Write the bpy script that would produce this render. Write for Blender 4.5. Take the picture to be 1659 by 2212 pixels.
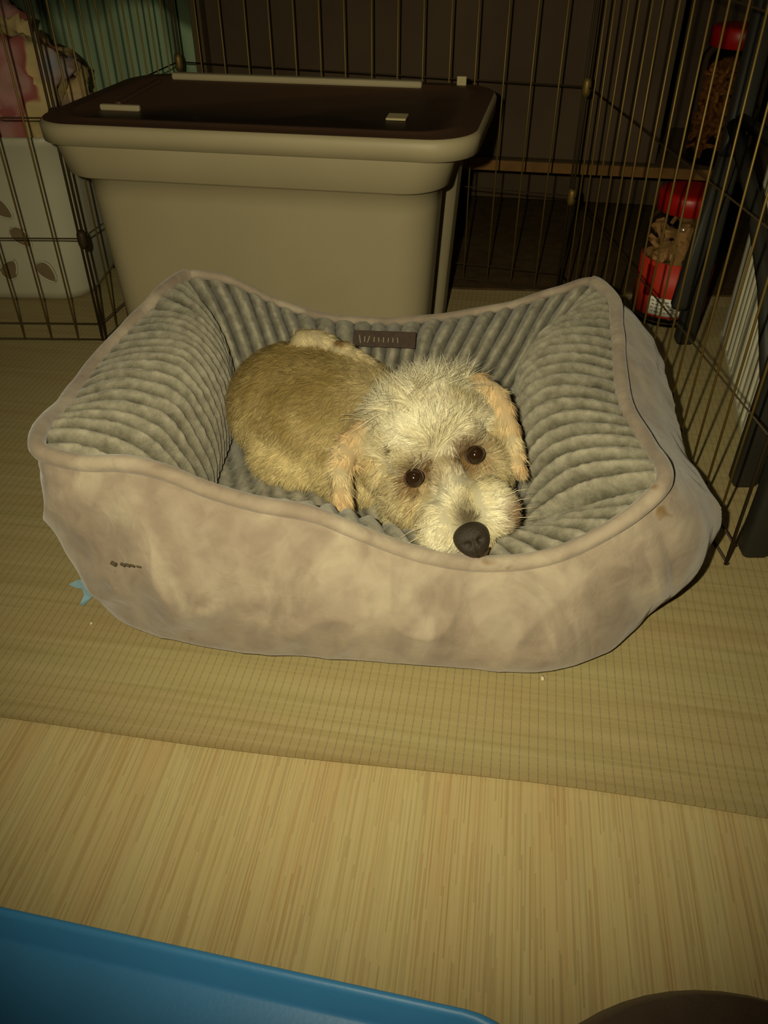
import bpy, bmesh, math, random
import numpy as np
from mathutils import Vector, Matrix, noise
for o in list(bpy.data.objects): bpy.data.objects.remove(o)
S = bpy.context.scene
C = S.collection
random.seed(4); RNG = np.random.default_rng(4)

# ------------------------------------------------------------------ camera, world, light, exposure
cam = bpy.data.cameras.new('camera'); co = bpy.data.objects.new('camera', cam); C.objects.link(co)
co.location = (0, 0, .62)
co.rotation_euler = (math.radians(90 - 38.3), 0, 0)
cam.sensor_fit = 'VERTICAL'; cam.sensor_height = 24.0; cam.lens = 24.0 * 1790.0 / 2212.0
cam.clip_start = .01; cam.clip_end = 50
S.camera = co
W = bpy.data.worlds.new('world'); S.world = W; W.use_nodes = True
W.node_tree.nodes['Background'].inputs[0].default_value = (1, .86, .6, 1)
W.node_tree.nodes['Background'].inputs[1].default_value = .02
# phone flash: a small lamp right beside the lens
fl = bpy.data.lights.new('phone_flash', 'SPOT'); fo = bpy.data.objects.new('phone_flash', fl); C.objects.link(fo)
fl.energy = 31.5; fl.color = (1, .90, .60); fl.spot_size = math.radians(96); fl.spot_blend = 1.0; fl.shadow_soft_size = .008
fo.location = (-.055, .020, .645)
fo.rotation_euler = (Vector((.04, .95, .06)) - fo.location).to_track_quat('-Z', 'Y').to_euler()
# unseen warm fill light added overhead to lift the dark areas
al = bpy.data.lights.new('fill_light', 'AREA'); ao = bpy.data.objects.new('fill_light', al); C.objects.link(ao)
al.shape = 'DISK'; al.size = .9; al.energy = 1.6; al.color = (1, .86, .52)
ao.location = (.1, .2, 2.36); ao.rotation_euler = (0, 0, 0)
S.view_settings.view_transform = 'Standard'
S.view_settings.look = 'None'
S.view_settings.exposure = 0.0; S.view_settings.gamma = 1.0
S.view_settings.use_curve_mapping = False

# ------------------------------------------------------------------ helpers
def lin(h):
    h = h.lstrip('#'); out = []
    for i in (0, 2, 4):
        c = int(h[i:i+2], 16) / 255.
        out.append(c / 12.92 if c <= .04045 else ((c + .055) / 1.055) ** 2.4)
    return tuple(out) + (1.,)

def mat(name, col, rough=.7, metal=0., spec=.3, noise_scale=0., noise_amt=.2, bump=0., bump_scale=200., sheen=0.):
    m = bpy.data.materials.new(name); m.use_nodes = True
    nt = m.node_tree; b = nt.nodes['Principled BSDF']
    b.inputs['Base Color'].default_value = col if len(col) == 4 else tuple(col) + (1,)
    b.inputs['Roughness'].default_value = rough; b.inputs['Metallic'].default_value = metal
    b.inputs['Specular IOR Level'].default_value = spec
    if sheen:
        b.inputs['Sheen Weight'].default_value = sheen; b.inputs['Sheen Roughness'].default_value = .5
    tc = nt.nodes.new('ShaderNodeTexCoord')
    if noise_scale:
        n = nt.nodes.new('ShaderNodeTexNoise'); n.inputs['Scale'].default_value = noise_scale; n.inputs['Detail'].default_value = 5
        nt.links.new(tc.outputs['Object'], n.inputs['Vector'])
        mx = nt.nodes.new('ShaderNodeMix'); mx.data_type = 'RGBA'; mx.blend_type = 'MULTIPLY'; mx.inputs[0].default_value = 1
        mr = nt.nodes.new('ShaderNodeMapRange'); mr.inputs[1].default_value = .3; mr.inputs[2].default_value = .7
        mr.inputs[3].default_value = 1 - noise_amt; mr.inputs[4].default_value = 1 + noise_amt
        nt.links.new(n.outputs['Fac'], mr.inputs[0])
        mx.inputs[6].default_value = b.inputs['Base Color'].default_value[:]
        nt.links.new(mr.outputs[0], mx.inputs[7]); nt.links.new(mx.outputs[2], b.inputs['Base Color'])
    if bump:
        n2 = nt.nodes.new('ShaderNodeTexNoise'); n2.inputs['Scale'].default_value = bump_scale; n2.inputs['Detail'].default_value = 4
        nt.links.new(tc.outputs['Object'], n2.inputs['Vector'])
        bp = nt.nodes.new('ShaderNodeBump'); bp.inputs['Strength'].default_value = bump; bp.inputs['Distance'].default_value = .002
        nt.links.new(n2.outputs['Fac'], bp.inputs['Height']); nt.links.new(bp.outputs['Normal'], b.inputs['Normal'])
    return m

def link(name, me, m=None, parent=None, smooth=True):
    if m is not None: me.materials.append(m)
    if smooth and len(me.polygons):
        me.polygons.foreach_set('use_smooth', [True] * len(me.polygons))
    o = bpy.data.objects.new(name, me); C.objects.link(o)
    if parent is not None: o.parent = parent
    return o

def bmobj(name, bm, m=None, parent=None, smooth=False):
    me = bpy.data.meshes.new(name); bmesh.ops.recalc_face_normals(bm, faces=bm.faces); bm.to_mesh(me); bm.free()
    return link(name, me, m, parent, smooth)

def pyobj(name, v, f, m=None, parent=None, smooth=True):
    me = bpy.data.meshes.new(name); me.from_pydata([tuple(map(float, p)) for p in v], [], f); me.update()
    return link(name, me, m, parent, smooth)

def thing(name, label, cat, loc=(0, 0, 0), rotz=0., group=None):
    o = bpy.data.objects.new(name, None); C.objects.link(o); o.empty_display_size = .05
    o.location = loc; o.rotation_euler = (0, 0, rotz); o['label'] = label; o['category'] = cat
    if group: o['group'] = group
    return o

def tag(o, label, cat, group=None):
    o['label'] = label; o['category'] = cat
    if group: o['group'] = group
    return o

def struct(o): o['kind'] = 'structure'; return o

def box(bm, x0, x1, y0, y1, z0, z1, bev=0., seg=2):
    r = bmesh.ops.create_cube(bm, size=1)
    vs = r['verts']
    for v in vs: v.co = Vector(((x0+x1)/2 + v.co.x*(x1-x0), (y0+y1)/2 + v.co.y*(y1-y0), (z0+z1)/2 + v.co.z*(z1-z0)))
    if bev:
        es = list({e for v in vs for e in v.link_edges})
        bmesh.ops.bevel(bm, geom=es, offset=bev, segments=seg, profile=.5, affect='EDGES')
    return vs

def tube(bm, pts, r, n=8, cap=True):
    """swept round bar through points; r may be a list"""
    pts = [Vector(p) for p in pts]; rings = []
    up = Vector((.31, .17, .93)).normalized()
    for i, p in enumerate(pts):
        d = (pts[min(i+1, len(pts)-1)] - pts[max(i-1, 0)]).normalized()
        a = d.cross(up if abs(d.dot(up)) < .95 else Vector((1, 0, 0))).normalized(); b = d.cross(a)
        rr = r[i] if isinstance(r, (list, tuple)) else r
        rings.append([bm.verts.new(p + rr*(math.cos(t)*a + math.sin(t)*b)) for t in [2*math.pi*k/n for k in range(n)]])
    for i in range(len(rings)-1):
        for k in range(n):
            bm.faces.new((rings[i][k], rings[i][(k+1) % n], rings[i+1][(k+1) % n], rings[i+1][k]))
    if cap:
        bm.faces.new(rings[0][::-1]); bm.faces.new(rings[-1])

def lathe(bm, prof, n=40, cx=0., cy=0.):
    rings = [[bm.verts.new((cx + r*math.cos(2*math.pi*k/n), cy + r*math.sin(2*math.pi*k/n), z)) for k in range(n)] for r, z in prof]
    for i in range(len(rings)-1):
        for k in range(n):
            bm.faces.new((rings[i][k], rings[i][(k+1) % n], rings[i+1][(k+1) % n], rings[i+1][k]))
    if prof[0][0] > 1e-4: bm.faces.new(rings[0][::-1])
    if prof[-1][0] > 1e-4: bm.faces.new(rings[-1])

def rrect(hx, hy, r, n=8):
    """rounded rectangle outline, counter-clockwise"""
    out = []
    for sx, sy, a0 in ((1, -1, -90), (1, 1, 0), (-1, 1, 90), (-1, -1, 180)):
        for k in range(n+1):
            a = math.radians(a0 + 90*k/n)
            out.append((sx*(hx-r) + r*math.cos(a), sy*(hy-r) + r*math.sin(a)))
    return out

def loft(bm, loops, cap0=True, cap1=True):
    rings = [[bm.verts.new(p) for p in L] for L in loops]
    n = len(rings[0])
    for i in range(len(rings)-1):
        for k in range(n):
            bm.faces.new((rings[i][k], rings[i][(k+1) % n], rings[i+1][(k+1) % n], rings[i+1][k]))
    if cap0: bm.faces.new(rings[0][::-1])
    if cap1: bm.faces.new(rings[-1])

# ------------------------------------------------------------------ materials of the floor
def floor_material(name, ang, mode):
    m = bpy.data.materials.new(name); m.use_nodes = True; nt = m.node_tree; N = nt.nodes; L = nt.links
    b = N['Principled BSDF']; b.inputs['Roughness'].default_value = .62; b.inputs['Specular IOR Level'].default_value = .15
    tc = N.new('ShaderNodeTexCoord'); mp = N.new('ShaderNodeMapping'); mp.inputs['Rotation'].default_value = (0, 0, ang)
    L.new(tc.outputs['Object'], mp.inputs['Vector'])
    sx = N.new('ShaderNodeSeparateXYZ'); L.new(mp.outputs[0], sx.inputs[0])
    def M(op, a, c=None):
        n = N.new('ShaderNodeMath'); n.operation = op
        for i, q in enumerate((a, c)):
            if q is None: continue
            if isinstance(q, (int, float)): n.inputs[i].default_value = q
            else: L.new(q, n.inputs[i])
        return n.outputs[0]
    def comb(a, c):
        n = N.new('ShaderNodeCombineXYZ'); L.new(a, n.inputs[0]); L.new(c, n.inputs[1]); return n.outputs[0]
    def nz(vec, sc, det=3, rough=.5):
        n = N.new('ShaderNodeTexNoise'); n.inputs['Scale'].default_value = sc; n.inputs['Detail'].default_value = det
        n.inputs['Roughness'].default_value = rough; L.new(vec, n.inputs['Vector']); return n.outputs['Fac']
    def ramp(fac, stops):
        n = N.new('ShaderNodeValToRGB'); e = n.color_ramp.elements
        while len(e) < len(stops): e.new(.5)
        for q, (p, c) in zip(e, stops): q.position = p; q.color = lin(c)
        L.new(fac, n.inputs[0]); return n.outputs[0]
    def mix(fac, a, c, bt='MIX'):
        n = N.new('ShaderNodeMix'); n.data_type = 'RGBA'; n.blend_type = bt
        if isinstance(fac, (int, float)): n.inputs[0].default_value = fac
        else: L.new(fac, n.inputs[0])
        for i, q in ((6, a), (7, c)):
            if isinstance(q, str): n.inputs[i].default_value = lin(q)
            else: L.new(q, n.inputs[i])
        return n.outputs[2]
    X, Y = sx.outputs[0], sx.outputs[1]
    if mode == 'bamboo':
        cell = M('FLOOR', M('MULTIPLY', X, 760.))
        wn = N.new('ShaderNodeTexWhiteNoise'); wn.noise_dimensions = '1D'; L.new(cell, wn.inputs['W'])
        seg = M('FLOOR', M('ADD', M('MULTIPLY', Y, 9.), M('MULTIPLY', wn.outputs['Value'], 7.)))
        wn2 = N.new('ShaderNodeTexWhiteNoise'); wn2.noise_dimensions = '2D'; L.new(comb(cell, seg), wn2.inputs['Vector'])
        fine = nz(comb(M('MULTIPLY', X, 460.), M('MULTIPLY', Y, 5.)), 1.0, 4, .6)
        base = ramp(fine, [(.30, '#93784a'), (.42, '#b09c6e'), (.55, '#bba983'), (.62, '#a08a58'), (.75, '#ad9d72')])
        st = ramp(wn2.outputs['Value'], [(0., '#7d5f36'), (.18, '#937648'), (.4, '#b7a577'), (.8, '#b2a376'), (.9, '#9c9168'), (1., '#746d56')])
        col = mix(.5, base, st)
        big = nz(comb(M('MULTIPLY', X, 26.), M('MULTIPLY', Y, 1.5)), 1.0, 3)
        col = mix(.35, col, ramp(big, [(.35, '#a88a58'), (.65, '#b3aa76')]))
        hgt = wn2.outputs['Value']; dist = .0003
    else:
        bands = nz(comb(M('MULTIPLY', X, 3.), M('MULTIPLY', Y, 110.)), 1.0, 4, .6)
        col = ramp(bands, [(.30, '#918157'), (.5, '#a29268'), (.7, '#ab9b72')])
        broad = nz(comb(M('MULTIPLY', X, 2.), M('MULTIPLY', Y, 14.)), 1.0, 2)
        col = mix(.35, col, ramp(broad, [(.35, '#9a8156'), (.65, '#9b9563')]))
        fx = M('FRACT', M('MULTIPLY', X, 125.)); wl = M('LESS_THAN', fx, .12)
        fy = M('FRACT', M('MULTIPLY', Y, 160.)); wy = M('LESS_THAN', fy, .86)
        thr = M('MULTIPLY', wl, wy)
        col = mix(M('MULTIPLY', thr, .55), col, '#6b6658')
        hgt = M('SUBTRACT', bands, thr); dist = .0003
    L.new(col, b.inputs['Base Color'])
    bp = N.new('ShaderNodeBump'); bp.inputs['Strength'].default_value = .35; bp.inputs['Distance'].default_value = dist
    L.new(hgt, bp.inputs['Height']); L.new(bp.outputs[0], b.inputs['Normal'])
    return m

M_FLOOR = floor_material('bamboo_vinyl', math.radians(8.0), 'bamboo')
M_MAT = floor_material('woven_mat', math.radians(9.0), 'mat')
M_WALL = mat('dim_wall', lin('#4a3a26'), .9, noise_scale=3, noise_amt=.1)

# ------------------------------------------------------------------ room shell
bm = bmesh.new(); box(bm, -2.2, 2.2, -1.6, 2.6, -.05, 0.); struct(bmobj('floor', bm, M_FLOOR))
bm = bmesh.new(); box(bm, -2.2, 2.2, 2.6, 2.7, -.05, 2.4); struct(bmobj('wall_back', bm, M_WALL))
bm = bmesh.new(); box(bm, -2.3, -2.2, -1.7, 2.7, -.05, 2.4); struct(bmobj('wall_left', bm, M_WALL))
bm = bmesh.new(); box(bm, 2.2, 2.3, -1.7, 2.7, -.05, 2.4); struct(bmobj('wall_right', bm, M_WALL))
bm = bmesh.new(); box(bm, -2.2, 2.2, -1.7, -1.6, -.05, 2.4); struct(bmobj('wall_front', bm, M_WALL))
bm = bmesh.new(); box(bm, -2.3, 2.3, -1.7, 2.7, 2.4, 2.45); struct(bmobj('ceiling', bm, mat('ceiling_paint', lin('#8a8478'), .9)))

# thin woven mat: near edge runs slightly askew, gentle curl along that edge
v, f = [], []
NX, NY = 120, 60
a = math.radians(-9.0); ux, uy = math.cos(a), math.sin(a)
for j in range(NY+1):
    for i in range(NX+1):
        s = -1.35 + 2.7*i/NX; t = (j/NY)**1.6 * 1.02
        wob = .004*math.sin(s*5+1) + .003*math.sin(s*11)
        x = .028 + s*ux - (t+wob)*uy; y = .417 + s*uy + (t+wob)*ux
        z = .0042 + .0065*math.exp(-t/.022) + .0005*noise.noise((x*9, y*9, 0))
        v.append((x, y, z))
nb = len(v)
for j in range(NY+1):
    for i in range(NX+1):
        p = v[j*(NX+1)+i]; v.append((p[0], p[1], max(.0004, p[2]-.0042)))
idx = lambda j, i, o=0: o + j*(NX+1) + i
for j in range(NY):
    for i in range(NX):
        f.append((idx(j, i), idx(j, i+1), idx(j+1, i+1), idx(j+1, i)))
        f.append((idx(j, i, nb), idx(j+1, i, nb), idx(j+1, i+1, nb), idx(j, i+1, nb)))
for i in range(NX):
    f.append((idx(0, i), idx(0, i, nb), idx(0, i+1, nb), idx(0, i+1)))
    f.append((idx(NY, i), idx(NY, i+1), idx(NY, i+1, nb), idx(NY, i, nb)))
for j in range(NY):
    f.append((idx(j, 0), idx(j+1, 0), idx(j+1, 0, nb), idx(j, 0, nb)))
    f.append((idx(j, NX), idx(j, NX, nb), idx(j+1, NX, nb), idx(j+1, NX)))
o = pyobj('floor_mat', v, f, M_MAT, smooth=False)
tag(o, 'thin olive tan woven mat under the dog bed, its near edge crossing the floor', 'mat')

bm = bmesh.new(); box(bm, -1.6, 1.3, 0, .95, 0, .0035, .0012, 1)  # thin dark slab added over the floor so it stays dark behind the pen
o = bmobj('dark_floor_slab', bm, mat('dark_floor_tone', lin('#4d3d28'), .95, spec=.05, noise_scale=40, noise_amt=.2, bump=.6, bump_scale=300)); o.location = (-.02, 1.452, .0002); o.rotation_euler = (0, 0, math.radians(-4))
tag(o, 'dark brown slab added to darken the floor behind the playpen, under the shelf unit', 'floor slab')

# ------------------------------------------------------------------ dog bed
def suede():
    m = bpy.data.materials.new('taupe_suede'); m.use_nodes = True; nt = m.node_tree; N = nt.nodes; L = nt.links
    b = N['Principled BSDF']; b.inputs['Roughness'].default_value = .95; b.inputs['Specular IOR Level'].default_value = .05
    b.inputs['Sheen Weight'].default_value = .35
    tc = N.new('ShaderNodeTexCoord')
    def nz(sc, det, dist=0., stretch=None):
        n = N.new('ShaderNodeTexNoise'); n.inputs['Scale'].default_value = sc; n.inputs['Detail'].default_value = det; n.inputs['Distortion'].default_value = dist
        if stretch:
            mp = N.new('ShaderNodeMapping'); mp.inputs['Scale'].default_value = stretch; mp.inputs['Rotation'].default_value = (0, .6, 0)
            L.new(tc.outputs['Object'], mp.inputs[0]); L.new(mp.outputs[0], n.inputs['Vector'])
        else: L.new(tc.outputs['Object'], n.inputs['Vector'])
        return n.outputs['Fac']
    def ramp(fac, stops):
        n = N.new('ShaderNodeValToRGB'); e = n.color_ramp.elements
        while len(e) < len(stops): e.new(.5)
        for q, (p, c) in zip(e, stops): q.position = p; q.color = lin(c)
        L.new(fac, n.inputs[0]); return n.outputs[0]
    c1 = ramp(nz(11, 5, 1.2, (1, 1, .55)), [(.36, '#8a7b6b'), (.50, '#988979'), (.62, '#b1a48f')])
    c2 = ramp(nz(42, 4, .6), [(.33, '#76685a'), (.6, '#a49683')])
    mx = N.new('ShaderNodeMix'); mx.data_type = 'RGBA'; mx.inputs[0].default_value = .3; L.new(c1, mx.inputs[6]); L.new(c2, mx.inputs[7])
    st = ramp(nz(30, 2), [(.74, '#ffffff'), (.80, '#d8c49c')])
    m2 = N.new('ShaderNodeMix'); m2.data_type = 'RGBA'; m2.blend_type = 'MULTIPLY'; m2.inputs[0].default_value = 1; L.new(mx.outputs[2], m2.inputs[6]); L.new(st, m2.inputs[7])
    L.new(m2.outputs[2], b.inputs['Base Color'])
    bp = N.new('ShaderNodeBump'); bp.inputs['Strength'].default_value = .35; bp.inputs['Distance'].default_value = .004
    L.new(nz(60, 5, .8), bp.inputs['Height']); L.new(bp.outputs[0], b.inputs['Normal'])
    return m
M_SUEDE = suede()
def plush():
    m = mat('grey_green_plush', lin('#8c8776'), .95, spec=.05, sheen=.3, bump=.5, bump_scale=420); nt = m.node_tree; N = nt.nodes; L = nt.links; b = N['Principled BSDF']
    at = N.new('ShaderNodeAttribute'); at.attribute_name = 'rib_shade'  # painted groove shade per vertex drives the plush colour
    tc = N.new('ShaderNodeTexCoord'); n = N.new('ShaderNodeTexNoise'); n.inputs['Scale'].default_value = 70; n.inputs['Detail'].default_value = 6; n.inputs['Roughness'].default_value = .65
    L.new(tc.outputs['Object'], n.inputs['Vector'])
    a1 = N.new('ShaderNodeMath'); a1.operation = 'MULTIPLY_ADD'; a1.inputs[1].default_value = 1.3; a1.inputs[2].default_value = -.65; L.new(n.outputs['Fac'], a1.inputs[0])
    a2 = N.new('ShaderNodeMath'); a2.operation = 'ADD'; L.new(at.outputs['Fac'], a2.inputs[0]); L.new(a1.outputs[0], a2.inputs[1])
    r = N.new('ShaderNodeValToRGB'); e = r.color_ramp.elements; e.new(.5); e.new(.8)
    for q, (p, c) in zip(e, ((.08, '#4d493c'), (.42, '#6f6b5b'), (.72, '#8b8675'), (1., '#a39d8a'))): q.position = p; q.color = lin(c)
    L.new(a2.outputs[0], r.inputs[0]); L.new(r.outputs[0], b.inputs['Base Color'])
    return m
M_PLUSH = plush()
M_PATCH = mat('dark_brown_patch', lin('#4a3d34'), .8, noise_scale=120, noise_amt=.15)
M_THREAD = mat('pale_thread', lin('#a39a80'), .8)
M_SMEAR = mat('dark_print', lin('#4f4534'), .9)

bed = thing('dog_bed', 'taupe suede dog bed with high corners and ribbed grey green plush lining', 'dog bed', (0, .78, .005))
BO = Vector((0, .78, .005))

RIM = [(-.304,.61,.214),(-.268,.6,.209),(-.224,.592,.213),(-.188,.586,.207),(-.156,.581,.194),(-.114,.577,.181),(-.063,.573,.172),(-.029,.57,.157),(.009,.568,.139),(.042,.567,.127),(.08,.566,.120),(.126,.567,.121),(.156,.57,.127),(.188,.575,.141),(.229,.588,.165),
 (.255,.61,.182),(.259,.675,.173),(.252,.74,.174),(.256,.79,.179),(.271,.89,.195),(.278,.955,.202),
 (.26,1.,.203),(.219,1.005,.188),(.162,1.01,.167),(.104,1.015,.152),(.043,1.018,.143),(-.018,1.018,.141),(-.079,1.015,.149),(-.137,1.01,.171),(-.176,1.005,.194),(-.209,1.002,.208),
 (-.246,1.,.212),(-.268,.955,.21),(-.287,.905,.201),(-.305,.85,.195),(-.315,.8,.191),(-.318,.755,.192),(-.318,.7,.199),(-.315,.645,.21)]
RIM = [(x, y, z - (.013 if i <= 15 else .009)) for i, (x, y, z) in enumerate(RIM)]
CORN = [0, 15, 21, 31]
BOT = [(-.272,.600,0),(-.187,.556,0),(-.058,.541,0),(.076,.530,0),(.165,.530,0),(.240,.568,0),
       (.286,.640,0),(.292,.75,0),(.292,.90,0),
       (.280,1.01,0),(.2,1.045,0),(0,1.05,0),(-.2,1.045,0),
       (-.272,1.01,0),(-.29,.90,0),(-.29,.75,0)]
CORNB = [0, 6, 9, 13]
INN = [(-.192,.655,.066),(-.06,.640,.066),(.06,.636,.066),
       (.138,.66,.066),(.15,.74,.066),(.158,.84,.066),
       (.165,.925,.066),(.06,.945,.066),(-.06,.945,.066),
       (-.175,.925,.066),(-.182,.84,.066),(-.188,.74,.066)]
CORNI = [0, 3, 6, 9]
def closed(P, corners, NS):
    """closed centripetal-ish Catmull curve, resampled by arc length on each side between corners"""
    P = np.array(P, float); n = len(P); dense = []; marks = []
    for i in range(n):
        marks.append(len(dense))
        p0, p1, p2, p3 = P[i-1], P[i], P[(i+1) % n], P[(i+2) % n]
        d01, d12, d23 = [max(np.linalg.norm(q)**.5, 1e-4) for q in (p1-p0, p2-p1, p3-p2)]
        m1 = (p2-p1) + d12*((p1-p0)/d01 - (p2-p0)/(d01+d12)); m2 = (p2-p1) + d12*((p3-p2)/d23 - (p3-p1)/(d12+d23))
        for t in np.linspace(0, 1, 16, endpoint=False):
            dense.append((2*t**3-3*t**2+1)*p1 + (t**3-2*t**2+t)*m1 + (-2*t**3+3*t**2)*p2 + (t**3-t**2)*m2)
    dense = np.array(dense); out = []
    for k in range(4):
        a = marks[corners[k]]; b = marks[corners[(k+1) % 4]] if k < 3 else len(dense)
        seg = np.vstack([dense[a:b], dense[b % len(dense)]])
        l = np.r_[0, np.cumsum(np.linalg.norm(np.diff(seg, axis=0), axis=1))]
        u = np.linspace(0, l[-1], NS[k], endpoint=False)
        out.append(np.stack([np.interp(u, l, seg[:, c]) for c in range(3)], 1))
    return np.vstack(out)
NS = [400, 320, 400, 320]; NT = sum(NS)
Rm = closed(RIM, CORN, NS); Bt = closed(BOT, CORNB, NS); In = closed(INN, CORNI, NS)
fr = np.concatenate([np.arange(n)/n for n in NS]); side = np.concatenate([np.full(n, k) for k, n in enumerate(NS)])
tan = np.roll(Rm, -3, 0) - np.roll(Rm, 3, 0); tan[:, 2] = 0; tan /= np.linalg.norm(tan, axis=1)[:, None] + 1e-9
out_n = np.stack([tan[:, 1], -tan[:, 0], 0*tan[:, 0]], 1)
k9 = np.ones(31)/31
out_n = np.stack([np.convolve(np.r_[out_n[-15:, c], out_n[:, c], out_n[:15, c]], k9, 'valid') for c in range(3)], 1)
out_n /= np.linalg.norm(out_n, axis=1)[:, None] + 1e-9
# outer shell
bul = np.choose(side, [.022, .062, .03, .018]).astype(float)
bul = np.convolve(np.r_[bul[-30:], bul, bul[:30]], np.ones(61)/61, 'valid')
Md = .5*(Rm+Bt) + out_n*bul[:, None]
Ct = 2*Md - .5*Rm - .5*Bt
NP = 46; v = []; f = []
for j in range(NP):
    t = j/(NP-1)
    P = (1-t)**2*Rm + 2*t*(1-t)*Ct + t*t*Bt
    tuck = -.010*np.clip((t-.9)/.1, 0, 1)**2
    P = P + out_n*tuck
    for i in range(NT):
        p = P[i]
        env = math.sin(math.pi*min(1, t*1.02))**.7
        a1 = noise.noise((p[0]*9+p[2]*7, p[1]*7, p[2]*4+p[0]*3)); a2 = 1-abs(noise.noise((p[0]*13-p[2]*9, p[1]*9+4, p[2]*7+p[0]*5)))*2
        a3 = noise.noise((p[0]*38, p[1]*38, p[2]*30))
        d = env*(.0055*a1 + .0080*max(a2, 0)**2 + .0024*a3)
        # vertical seam at the front corners and the stitched hem below the rim
        d -= .0012*math.exp(-((t-.125)/.02)**2)
        d -= .0035*math.exp(-((i-382)/3.6)**2)*env
        v.append(p + out_n[i]*d)
for j in range(NP-1):
    for i in range(NT):
        k = (i+1) % NT
        f.append((j*NT+i, (j+1)*NT+i, (j+1)*NT+k, j*NT+k))
c0 = len(v); v.append(np.array((0, .78, .0))); j = NP-1
for i in range(NT): f.append((j*NT+i, c0, j*NT+(i+1) % NT))
v = np.array(v); v[:, 2] = np.maximum(v[:, 2], 0.)
v = v + np.array([0, 0, .006]) - np.array(BO)
pyobj('outer_shell', v, f, M_SUEDE, bed)
# plush lining: ribbed bolsters inside the rim
nrib = [24, 20, 22, 20]
Min = .5*(Rm+In)
NQ = 64; v = []; f = []; rib_shade = []
sb = np.sin(np.pi*fr)**.55
lam = np.array(nrib)[side]
amp_in = np.choose(side, [.010, .046, .020, .044])
for j in range(NQ):
    t = j/(NQ-1)
    Cc = Min + (-out_n)*(amp_in*sb)[:, None] + np.array([0, 0, 1])*(np.choose(side, [.02, .052, .020, .062])*sb)[:, None]
    Ci = 2*Cc - .5*Rm - .5*In
    P = (1-t)**2*Rm + 2*t*(1-t)*Ci + t*t*In
    ph = fr*lam*math.pi
    warp = np.array([noise.noise((p[0]*16, p[1]*16, p[2]*16)) for p in P])
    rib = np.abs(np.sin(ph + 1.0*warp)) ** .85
    env = min(1., t/.06)
    fuzz = np.array([noise.noise((p[0]*150, p[1]*150, p[2]*150)) for p in P])
    nrm = -out_n*.6 + np.array([0, 0, .8])
    rib_shade.append(np.clip(rib*.85 + .12*fuzz, 0, 1))  # shade painted in along the ribs: valleys darker, crests lighter
    v.append(P + nrm*((np.choose(side, [.0070, .0115, .0130, .0110])*(rib-.7) + .0015*fuzz + .004*warp)*env)[:, None])
v = np.vstack(v)
for j in range(NQ-1):
    for i in range(NT):
        k = (i+1) % NT
        f.append((j*NT+i, j*NT+k, (j+1)*NT+k, (j+1)*NT+i))
v = v + np.array([0, 0, .006]) - np.array(BO)
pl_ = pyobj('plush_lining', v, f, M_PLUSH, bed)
pl_.data.attributes.new('rib_shade', 'FLOAT', 'POINT').data.foreach_set('value', np.concatenate(rib_shade).astype(np.float32))
# seat cushion
v = []; f = []; NC = 30; rib_shade = []
cen = np.array([-.018, .79, .0])
for j in range(NC):
    k = 1.10*(1 - j/NC)
    for i in range(0, NT, 2):
        p = In[i]; q = cen + (p - cen)*np.array([k, k, 1])
        z = .052 + .020*(1-min(1, k)**4)
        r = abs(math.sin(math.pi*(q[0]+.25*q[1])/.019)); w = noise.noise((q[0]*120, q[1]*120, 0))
        v.append((q[0], q[1], z + .0045*r**.7 + .0012*w)); rib_shade.append(min(1, .85*r**.8))  # cushion grooves get the same painted shade
n2 = NT//2
for j in range(NC-1):
    for i in range(n2):
        k = (i+1) % n2; f.append((j*n2+i, j*n2+k, (j+1)*n2+k, (j+1)*n2+i))
v.append((cen[0], cen[1], .074)); rib_shade.append(.7)
for i in range(n2): f.append(((NC-1)*n2+i, (NC-1)*n2+(i+1) % n2, len(v)-1))
v = np.array(v) + np.array([0, 0, .006]) - np.array(BO)
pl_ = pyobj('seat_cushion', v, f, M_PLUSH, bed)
pl_.data.attributes.new('rib_shade', 'FLOAT', 'POINT').data.foreach_set('value', np.array(rib_shade, np.float32))
# piping: folded suede band round the whole rim
v = []; f = []; n = 12; sub = Rm[::2]; on = out_n[::2]
for i, p in enumerate(sub):
    frontness = 1. if side[::2][i] != 2 else .72
    for k in range(n):
        a = 2*math.pi*k/n
        w = noise.noise(tuple(p*22))*.0012
        v.append(p + np.array([0, 0, .006]) - np.array(BO) + on[i]*(math.cos(a)*.0082*frontness+w) + np.array([0, 0, 1])*(math.sin(a)*.0078*frontness+w))
m_ = len(sub)
for i in range(m_):
    for k in range(n):
        f.append((i*n+k, i*n+(k+1) % n, ((i+1) % m_)*n+(k+1) % n, ((i+1) % m_)*n+k))
pyobj('piping', v, f, M_SUEDE, bed)
# sewn brand patch on the back bolster
bm = bmesh.new(); box(bm, -.040, .040, -.0016, .0016, -.0115, .0115, .001)
pa = bmobj('patch', bm, M_PATCH, bed)
pi_ = NS[0]+NS[1]+int(.5*NS[2]); tq = .40
def lin_pt(i, t):
    Cq = Min[i] - out_n[i]*amp_in[i]*sb[i] + np.array([0, 0, .020*sb[i]]); Cq = 2*Cq - .5*Rm[i] - .5*In[i]
    return (1-t)**2*Rm[i] + 2*t*(1-t)*Cq + t*t*In[i]
pp, pq = lin_pt(pi_, tq), lin_pt(pi_, tq+.06); pd = Vector(pp-pq).normalized(); px_ = Vector((1, -.04, .03)).normalized(); pn = px_.cross(pd)
pa.matrix_local = Matrix.Translation(Vector(pp) + Vector((0, 0, .006)) - BO - pn*.0085*(1 if pn.y > 0 else -1)) @ Matrix(((px_.x, pn.x, pd.x, 0), (px_.y, pn.y, pd.y, 0), (px_.z, pn.z, pd.z, 0), (0, 0, 0, 1)))
bm = bmesh.new()
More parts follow.
